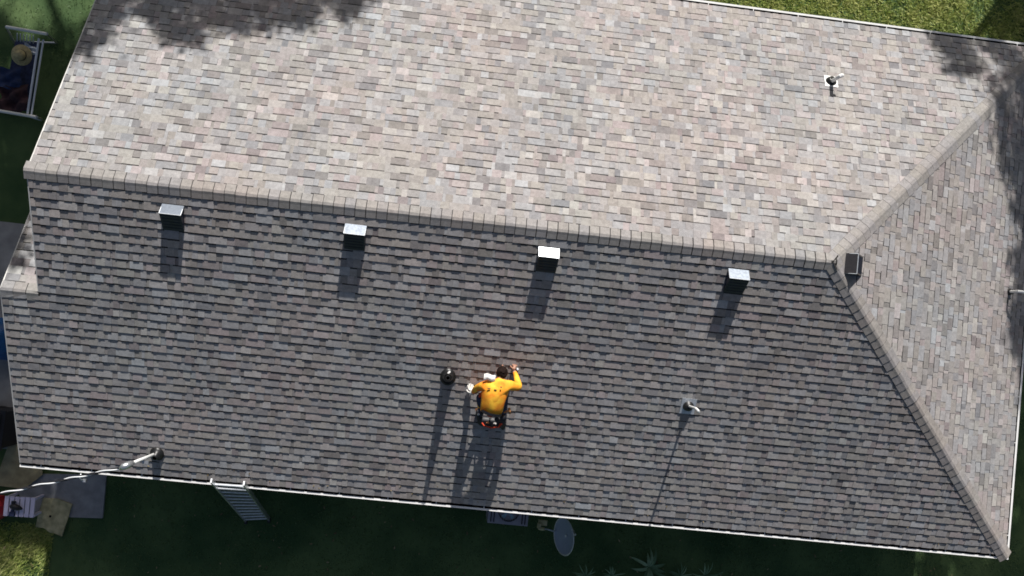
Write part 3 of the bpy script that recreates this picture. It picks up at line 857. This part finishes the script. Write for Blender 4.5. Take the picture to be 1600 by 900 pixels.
tool = empty('power_tool', tc_, 'black cordless tool lying on the small white slatted table', 'tool')
b = MB(); b.tube([tc_ + Vector((-.10, .02, .02)), tc_ + Vector((-.04, .02, .02)), tc_ + Vector((.06, .0, .02)), tc_ + Vector((.13, -.01, .02))], [.035, .06, .05, .015], 12); b.build('body', M['black'], tool, smooth=True)
b = MB(); b.tube([tc_ + Vector((-.04, .02, .02)), tc_ + Vector((-.06, -.10, .01))], [.035, .03], 10); b.box(tc_ + Vector((-.06, -.13, .0)), (.10, .08, .06)); b.build('handle', M['navy'], tool)
b = MB(); b.tube([tc_ + Vector((-.05, .07, .02)), tc_ + Vector((-.05, .12, .02))], .04, 10); b.build('battery', M['black'], tool)
rc = at(-14, 796, ZG + .35)
red = empty('fuel_can', (rc.x, rc.y, ZG), 'red plastic fuel can beside the small white table', 'fuel can')
b = MB(); b.lathe([(0, 0), (.20, 0), (.22, .04), (.22, .30), (.17, .36), (.06, .38), (0, .38)], 8, (rc.x, rc.y, ZG), Matrix.Rotation(.39, 3, 'Z'), 1.0, 1.15); b.build('body', M['plastic_red'], red)
b = MB(); b.tube([(rc.x - .08, rc.y, ZG + .37), (rc.x - .05, rc.y, ZG + .45), (rc.x + .08, rc.y, ZG + .45), (rc.x + .12, rc.y, ZG + .37)], .02, 8); b.build('handle', M['plastic_red'], red)
b = MB(); b.tube([(rc.x + .05, rc.y + .14, ZG + .34), (rc.x + .05, rc.y + .14, ZG + .42)], .04, 10); b.build('cap', M['linen'], red)

# blue tarpaulin bundle and black wheeled bin on the west path
tb = at(-18, 530, ZG + .6)
b = MB(); rows = []
for i in range(9):
    rows.append([])
    for j in range(9):
        u, v = (i - 4) / 4, (j - 4) / 4; h = .62 * (1 - abs(u) ** 5) * (1 - abs(v) ** 5) + .03 * math.sin(7 * u + 3 * v) + .03 * math.sin(9 * v)
        rows[-1].append(Vector((tb.x + u * .42, tb.y + v * .42, ZG + .03 + max(0, h))))
b.grid(rows); o = b.build('tarpaulin', M['blue'], smooth=True); tag(o, 'blue tarpaulin draped over a heap on the west path', 'tarpaulin')
kb = at(-2, 668, ZG + .5)
binn = empty('wheeled_bin', (kb.x, kb.y, ZG), 'black wheeled bin with a pale lid strip standing on the west path', 'bin')
b = MB(); b.box((kb.x, kb.y, ZG + .42), (.44, .70, .74)); b.build('body', M['black'], binn)
b = MB(); b.box((kb.x, kb.y, ZG + .82), (.50, .76, .05)); b.box((kb.x, kb.y, ZG + .86), (.36, .60, .04)); b.build('lid', M['black'], binn)
b = MB(); b.box((kb.x + .10, kb.y + .05, ZG + .885), (.025, .26, .008)); b.build('strip', M['linen'], binn)
for sy in (-1, 1):
    b = MB(); b.tube([(kb.x - .2, kb.y + sy * .33 - .03, ZG + .1), (kb.x - .2, kb.y + sy * .33 + .03, ZG + .1)], .1, 14); b.build('wheel', M['rubber'], binn)

# ---- garden swing on the west lawn -----------------------------------
zb = ZG + 1.35
sw = empty('garden_swing', at(30, 115, ZG), 'white metal garden swing frame with splayed end frames on the dark west lawn', 'swing')
n1, n2 = at(10, 42, zb), at(73, 53, zb)           # north end top bar
s1_, s2_ = at(-8, 172, zb - .15), at(57, 183, zb - .15)
def bar(p, q, r, name, m='alu', parent=sw):
    b = MB(); b.tube([p, q], r, 8); return b.build(name, M[m], parent)
bar(n1, n2, .032, 'end_bar', 'white'); bar(s1_, s2_, .030, 'end_bar', 'white')
for P, Q, foot in ((n1, n2, 1), (s1_, s2_, -1)):
    for p, px_, py_ in ((P, 22 if foot == 1 else -4, 66 if foot == 1 else 168), (Q, 89 if foot == 1 else 66, 67 if foot == 1 else 187)):
        q_ = at(px_, py_, ZG + .02); bar(p, q_, .024, 'leg')
    bar(at(24 if foot == 1 else -4, 65 if foot == 1 else 168, ZG + .05), at(88 if foot == 1 else 66, 67 if foot == 1 else 188, ZG + .05), .020, 'foot_bar')
r1a, r1b = at(61, 60, zb - .05), at(43, 178, zb - .2)
r2a, r2b = at(68, 62, zb - .05), at(49, 181, zb - .2)
bar(r1a, r1b, .022, 'rail', 'linen'); bar(r2a, r2b, .018, 'rail', 'linen')
zseat = ZG + .5
q = [at(24, 62, zseat), at(62, 66, zseat), at(46, 174, zseat), at(4, 168, zseat)]
b = MB(); b.face(q[::-1]); b.face([p - Vector((0, 0, .05)) for p in q])
for i in range(4): b.face([q[i] - Vector((0, 0, .05)), q[(i + 1) % 4] - Vector((0, 0, .05)), q[(i + 1) % 4], q[i]])
b.build('seat', M['navy'], sw)
for i in range(6):
    a_, b_ = at(27 + i * 5, 52 + i * .7, ZG + 1.0), at(27 + i * 5, 64 + i * .7, ZG + .7); bar(a_, b_, .010, 'end_slat', 'linen')
# things left on the swing
hc = at(33, 86, ZG + .85)
hat = empty('straw_hat', hc, 'round straw hat with a dark band lying on the garden swing', 'hat')
b = MB(); b.lathe([(.20, -.02), (.19, .0), (.11, .01), (.10, .06), (.085, .10), (.04, .115), (0, .118)], 26, hc, Matrix.Rotation(.25, 3, 'X')); b.build('straw', M['straw'], hat, smooth=True)
b = MB(); b.lathe([(.112, .014), (.106, .045)], 26, hc, Matrix.Rotation(.25, 3, 'X')); b.build('hat_band', M['straw_dark'], hat)
def cloth(name, px, py, sx, sy, z, m, label, cat, rot=.1, amp=.06):
    c = at(px, py, z); rows = []
    for i in range(11):
        rows.append([])
        for j in range(11):
            u, v = (i - 5) / 5, (j - 5) / 5; r = 1 - .12 * math.sin(5 * math.atan2(v, u + 1e-3))
            x, y = u * sx * r, v * sy * r
            rows[-1].append(c + Vector((x * math.cos(rot) - y * math.sin(rot), x * math.sin(rot) + y * math.cos(rot), amp * (math.sin(4 * u + 2 * v) + math.sin(6 * v - 3 * u)) * (1 - max(abs(u), abs(v)) * .6))))
    b = MB(); b.grid(rows); o = b.build(name, M[m], smooth=True); tag(o, label, cat); return o
cloth('towel', 46, 77, .13, .08, ZG + .78, 'linen', 'crumpled white towel beside the straw hat', 'towel', -.3, .04)
cloth('blanket', 22, 155, .27, .26, ZG + .66, 'maroon', 'crumpled dark maroon blanket at the lower end of the swing seat', 'blanket', .2, .08)
cloth('cushion', 14, 122, .22, .20, ZG + .68, 'dblue', 'deep blue cushion in the middle of the swing seat', 'cushion', .1, .03)

def litter(name, n, place, m, label, size=.03):
    b = MB()
    for _ in range(n):
        p = place(); a = random.uniform(0, 6.28); c = Vector((math.cos(a), math.sin(a), random.uniform(-.2, .2))); e = Vector((-c.y, c.x, random.uniform(-.2, .2))); l = size * random.uniform(.5, 1.5)
        b.face([p - c * l, p + e * l * .4, p + c * l, p - e * l * .4], (random.random(), 0))
    o = b.build(name, m); tag(o, label, 'leaves', kind='stuff')
M['dead_leaf'] = leaf_mat('dead_leaves', (0.10, 0.07, 0.03), (0.20, 0.15, 0.07), (0.34, 0.27, 0.15), .1)
litter('fallen_leaves', 320, lambda: Vector((random.uniform(-3.4, 19), random.uniform(-8.5, -4.95), ZG + random.uniform(.03, .07))), M['dead_leaf'], 'scattered dead leaves lying on the shaded lawn')
def _rl():
    x = random.uniform(-.4, XE - .3); s = W - abs(random.gauss(0, .25)) - .02
    return onslope('S', min(x, L + s * CT - .1), s, .016)
litter('roof_leaves', 60, _rl, M['dead_leaf'], 'a few dry leaves caught along the south eave', .018)

# ================================================================== THE ROOFER
base = atS(768, 640, 0)
person = empty('person', base, 'roofer in a bright orange long-sleeved shirt kneeling on the shaded slope', 'person')
J = {
 'pel': (atS(769, 641, .66), .125), 'sp1': (atS(770, 629, .66), .128), 'sp2': (atS(773, 614, .63), .140), 'ch': (atS(776, 604, .59), .145),
 'nk': (atS(781, 594, .51), .062), 'hd': (atS(784, 586, .45), .075), 'hd2': (atS(785, 579, .41), .080),
 'ls': (atS(757, 602, .56), .085), 'le': (atS(745, 607, .34), .066), 'lw': (atS(739.5, 612, .12), .040), 'lh': (atS(739, 613, .08), .030),
 'rs': (atS(795, 601, .57), .090), 're': (atS(811, 606, .42), .074), 'rw': (atS(806, 586, .20), .044), 'rh': (atS(803, 579, .14), .030),
 'lhip': (atS(762, 641, .60), .085), 'lk': (atS(749, 617, .40), .066), 'la': (atS(752, 649, .09), .045),
 'rhip': (atS(777, 643, .60), .085), 'rk': (atS(789, 619, .40), .066), 'ra': (atS(787, 650, .08), .045),
}
links = [('pel', 'sp1'), ('sp1', 'sp2'), ('sp2', 'ch'), ('ch', 'nk'), ('nk', 'hd'), ('hd', 'hd2'), ('ch', 'ls'), ('ls', 'le'), ('le', 'lw'), ('lw', 'lh'),
         ('ch', 'rs'), ('rs', 're'), ('re', 'rw'), ('rw', 'rh'), ('pel', 'lhip'), ('lhip', 'lk'), ('lk', 'la'), ('pel', 'rhip'), ('rhip', 'rk'), ('rk', 'ra')]
seg_mat = {'hd': 1, 'hd2': 1, 'nk': 1, 'lh': 1, 'rh': 1, 'lhip': 2, 'lk': 2, 'la': 2, 'rhip': 2, 'rk': 2, 'ra': 2, 'pel': 0}
def skin_obj(name, J, links, root, mats, parent, seg=None, levels=2):
    me = bpy.data.meshes.new('x')
    tmp = bpy.data.meshes.new('y')
    # the skin layer must exist before the modifier is evaluated: made through bmesh
    import bmesh
    bm = bmesh.new(); lay_ = bm.verts.layers.skin.verify(); vs = {}
    for n, (p, r) in J.items():
        v = bm.verts.new(p); v[lay_].radius = (r, r); v[lay_].use_root = (n == root); vs[n] = v
    for a, b in links: bm.edges.new((vs[a], vs[b]))
    bm.to_mesh(me); bm.free()
    o = bpy.data.objects.new('tmp', me); COL.objects.link(o)
    sk = o.modifiers.new('skin', 'SKIN'); sk.use_smooth_shade = True
    ss = o.modifiers.new('sub', 'SUBSURF'); ss.levels = levels; ss.render_levels = levels
    bpy.context.view_layer.update()
    dg = bpy.context.evaluated_depsgraph_get()
    out = bpy.data.meshes.new_from_object(o.evaluated_get(dg)); bpy.data.objects.remove(o)
    out.name = name; out.materials.clear()
    for m in mats: out.materials.append(m)
    if seg:
        P = {n: J[n][0] for n in J}
        for pl in out.polygons:
            best = None
            for n, p in P.items():
                dd_ = (pl.center - p).length - J[n][1]
                if best is None or dd_ < best[0]: best = (dd_, n)
            pl.material_index = seg.get(best[1], 0)
    out.polygons.foreach_set('use_smooth', [True] * len(out.polygons))
    ob = bpy.data.objects.new(name, out); COL.objects.link(ob); put(ob, parent); return ob
skin_obj('body', J, links, 'pel', [M['hivis'], M['skin'], M['navy']], person, seg_mat)
# loose shirt over the torso, its tail hanging over the hips
b = MB(); rows = []
secs = [(atS(781, 596, .53), .085, .075), (atS(777, 601, .58), .215, .125), (atS(775, 608, .61), .24, .145), (atS(772, 619, .645), .225, .150), (atS(770, 630, .66), .205, .150), (atS(768, 640, .66), .20, .145), (atS(766, 645, .63), .185, .12)]
axd = (secs[0][0] - secs[-1][0]).normalized(); xr = Vector((.985, .17, 0)); xr = (xr - axd * xr.dot(axd)).normalized(); zr = xr.cross(axd)
if zr.z < 0: zr = -zr
for k_, (c, rx, rz) in enumerate(secs):
    row = []
    for i in range(28):
        a = 2 * math.pi * i / 28; wr = 1 + .035 * math.sin(5 * a + k_ * 1.3) + .02 * math.sin(9 * a - k_)
        row.append(c + xr * rx * .93 * math.cos(a) * wr + zr * (rz * .9 * math.sin(a) * wr - .02))
    rows.append(row)
b.grid(rows, True); b.face(rows[0])
shirt = b.build('shirt', M['hivis'], person, smooth=True)
sb = shirt.modifiers.new('sub', 'SUBSURF'); sb.levels = 1; sb.render_levels = 2
# short print on the shirt's back
b = MB()
for (px, py, w, h) in ((764, 607, .05, .016), (783, 605, .022, .022), (774, 609, .045, .010)):
    b.box(atS(px, py, .722), (w, h, .012))
b.build('shirt_print', M['straw_dark'], shirt)
# hair, face and ears
hcen = atS(784.5, 582, .44)
b = MB(); rows = []
for i in range(9):
    ph = -.35 + i * (math.pi / 2 + .35) / 8; row = []
    for k_ in range(20):
        a = 2 * math.pi * k_ / 20
        row.append(hcen + Vector((.093 * math.cos(ph) * math.cos(a), .108 * math.cos(ph) * math.sin(a), .100 * math.sin(ph) + .012 * math.sin(3 * a + i))) * (1 + random.uniform(-.02, .02)))
    rows.append(row)
b.grid(rows, True); b.build('hair', M['hair'], person, smooth=True)
b = MB()
for sg in (-1, 1): b.lathe([(0, .0), (.018, .004), (.03, .0), (.02, -.01)], 10, hcen + Vector((sg * .092, -.01, -.03)), Matrix.Rotation(sg * 1.4, 3, 'Y'))
fc = hcen + Vector((.0, .085, -.055))
b.tube([fc + Vector((0, -.01, .03)), fc + Vector((0, .025, -.01)), fc + Vector((0, .0, -.02))], [.010, .015, .010], 8)       # nose
b.build('face', M['skin'], person, smooth=True)
b = MB()
for sg in (-1, 1): b.lathe([(0, .0), (.010, .0), (.012, -.005)], 8, fc + Vector((sg * .033, .005, .02)), Matrix.Rotation(-1.2, 3, 'X'))
b.box(fc + Vector((0, .0, -.045)), (.045, .012, .010)); b.build('features', M['maroon'], person)
# hands: palm, four fingers, thumb
def hand(wrist, tip_dir, palm_n, m, sc_=1.0, curl=.5):
    w = Vector(wrist); d_ = Vector(tip_dir).normalized(); n = Vector(palm_n); n = (n - d_ * n.dot(d_)).normalized(); s_ = d_.cross(n)
    Jh = {'w': (w, .026 * sc_), 'p': (w + d_ * .045 * sc_, .030 * sc_), 'p2': (w + d_ * .08 * sc_, .026 * sc_)}; lk_ = [('w', 'p'), ('p', 'p2')]
    for i, (o_, ln) in enumerate(((-.033, .062), (-.012, .075), (.011, .070), (.032, .054))):
        a = w + d_ * .085 * sc_ + s_ * o_ * sc_
        q1 = a + (d_ * math.cos(curl) - n * math.sin(curl)) * ln * .5 * sc_; q2 = q1 + (d_ * math.cos(curl * 2) - n * math.sin(curl * 2)) * ln * .55 * sc_
        Jh['a%d' % i] = (a, .0115 * sc_); Jh['b%d' % i] = (q1, .010 * sc_); Jh['c%d' % i] = (q2, .008 * sc_)
        lk_ += [('p2', 'a%d' % i), ('a%d' % i, 'b%d' % i), ('b%d' % i, 'c%d' % i)]
    t0 = w + d_ * .04 * sc_ - s_ * .036 * sc_; t1 = t0 + (d_ * .6 - s_ * .7 - n * .3) * .035 * sc_; t2 = t1 + (d_ * .9 - s_ * .2 - n * .4) * .03 * sc_
    Jh['t0'] = (t0, .014 * sc_); Jh['t1'] = (t1, .011 * sc_); Jh['t2'] = (t2, .009 * sc_); lk_ += [('p', 't0'), ('t0', 't1'), ('t1', 't2')]
    return skin_obj('glove' if m is M['glove'] else 'hand', Jh, lk_, 'w', [m], person, None, 1)
hand(J['lw'][0] + Vector((0, -.05, -.02)), atS(736, 604, .03) - atS(740, 618, .08), (0, -.3, 1), M['glove'], 1.2, .15)
hand(J['rh'][0], (.1, 1, -.45), (0, 0, 1), M['skin'], 1.0, .6)
# white cloth on the shoulder
b = MB(); rows = []; c = atS(765, 590, .60)
for i in range(7):
    rows.append([c + Vector(((i - 3) * .030, (j - 3) * .017 + .01 * math.sin(i), .055 * math.cos((i - 3) * .35) * math.cos((j - 3) * .4) - .03 + .008 * math.sin(i * 2 + j))) for j in range(7)])
b.grid(rows); b.build('neck_cloth', M['glove'], person, smooth=True)
# trousers details, boots, tool belt
for (px, py, h, w, d2, hh, m, nm, rz) in (
        (755, 639, .56, .085, .055, .05, 'red_cloth', 'trouser_panel', .5), (752, 616, .50, .05, .13, .05, 'red_cloth', 'trouser_panel', -.5),
        (748, 647, .17, .06, .035, .04, 'reflect', 'leg_band', .5), (765, 650, .50, .09, .035, .05, 'red_cloth', 'trouser_panel', -.25), (775, 650, .52, .07, .018, .03, 'reflect', 'leg_band', -.3)):
    b = MB(); Rz = Matrix.Rotation(rz, 3, 'Z'); b.lathe([(0, .5), (.35, .46), (.5, .25), (.5, -.3), (.3, -.5), (0, -.5)], 12, (0, 0, 0))
    o = b.build(nm, M[m], person, smooth=True); cc = atS(px, py, h)
    o.data.transform(Matrix.Translation(cc) @ Rz.to_4x4() @ Matrix.Diagonal((w, d2, hh, 1)))
def boot(p, d_, m1, m2):
    p = Vector(p); d_ = Vector(d_).normalized(); up_ = Vector((0, -ST, CT)); d_ = (d_ - up_ * d_.dot(up_)).normalized()
    b = MB(); b.tube([p - d_ * .07, p - d_ * .03 + up_ * .01, p + d_ * .06, p + d_ * .15, p + d_ * .19 - up_ * .005], [.030, .045, .047, .042, .022], 12)
    bo = b.build('boot', m1, person, smooth=True)
    sd = d_.cross(up_); b = MB(); b.box(p + d_ * .06 - up_ * .045, (.085, .27, .022), frame(sd, d_, up_, (0, 0, 0)).to_3x3()); b.build('sole', m2, bo)
boot(atS(750, 655, .05), (-.3, 1, 0), M['black'], M['boot'])
boot(atS(786, 656, .05), (.1, -1, 0), M['black'], M['boot'])
b = MB(); rows = []
for z_, dr in ((-.025, 0), (.025, .0)):
    rows.append([J['pel'][0] + axd * (z_ - .03) + xr * .175 * math.cos(2 * math.pi * i / 24) + zr * (.148 * math.sin(2 * math.pi * i / 24) - .02) for i in range(24)])
b.grid(rows, True); belt = b.build('tool_belt', M['black'], person, smooth=True)
for (px, py, w) in ((786, 652, .11), (776, 655, .08), (752, 646, .06)):
    b = MB(); c = atS(px, py, .50); b.tube([c + Vector((0, 0, .06)), c, c - Vector((0, 0, .08))], [w * .5, w * .48, w * .32], 10); b.build('pouch', M['black'], belt, smooth=True)
b = MB(); b.tube([atS(787, 645, .50), atS(797, 641, .48)], .016, 8); b.tube([atS(795.5, 638, .48), atS(797, 646, .48)], .022, 8); b.build('hammer', M['boot'], belt, smooth=True)
# low canvas tool bag under him
tb_ = atS(768, 656, 0); R3 = frame(*SLOPE['S'][:3], (0, 0, 0)).to_3x3()
bag = empty('tool_bag', tb_, 'low black canvas tool bag with red trim lying between the roofer\'s boots', 'tool bag')
b = MB(); rows = []
for (sx, sy, h) in ((.23, .085, .012), (.24, .095, .05), (.22, .085, .10), (.17, .05, .125)):
    rows.append([tb_ + R3 @ Vector((sx * math.copysign(abs(math.cos(a)) ** .5, math.cos(a)), sy * math.copysign(abs(math.sin(a)) ** .5, math.sin(a)), h)) for a in [2 * math.pi * i / 20 for i in range(20)]])
b.grid(rows, True); b.face(rows[-1]); b.build('bag', M['black'], bag, smooth=True)
b = MB(); b.tube([tb_ + R3 @ Vector(p_) for p_ in ((-.16, 0, .12), (-.12, -.03, .16), (0, -.05, .17), (.12, -.03, .16), (.16, 0, .12))], .012, 8); b.build('handle', M['red_cloth'], bag)
for i, xx in enumerate((-.10, .02, .12)):
    b = MB(); b.tube([tb_ + R3 @ Vector((xx, .0, .10)), tb_ + R3 @ Vector((xx + .05, .03, .15))], .014, 8); b.build('tool_grip', M[('boot', 'reflect', 'red_cloth')[i]], bag)
# small pale nail box and putty tool by his hand
p = atS(808.5, 577, .03)
o_ = empty('marker_can', p, 'tiny white can standing on the shingles beyond the roofer\'s hand', 'can')
b = MB(); b.lathe([(0, 0), (.020, 0), (.020, .05), (.012, .06), (.012, .075), (0, .075)], 14, p - Vector((0, 0, .03))); b.build('can', M['pvc'], o_, smooth=True)
b = MB(); b.lathe([(.013, 0), (.013, .02), (0, .022)], 12, p + Vector((0, 0, .045))); b.build('cap', M['linen'], o_)
print('objects', len(bpy.data.objects), 'tris', sum(len(o.data.polygons) for o in bpy.data.objects if o.type == 'MESH'))
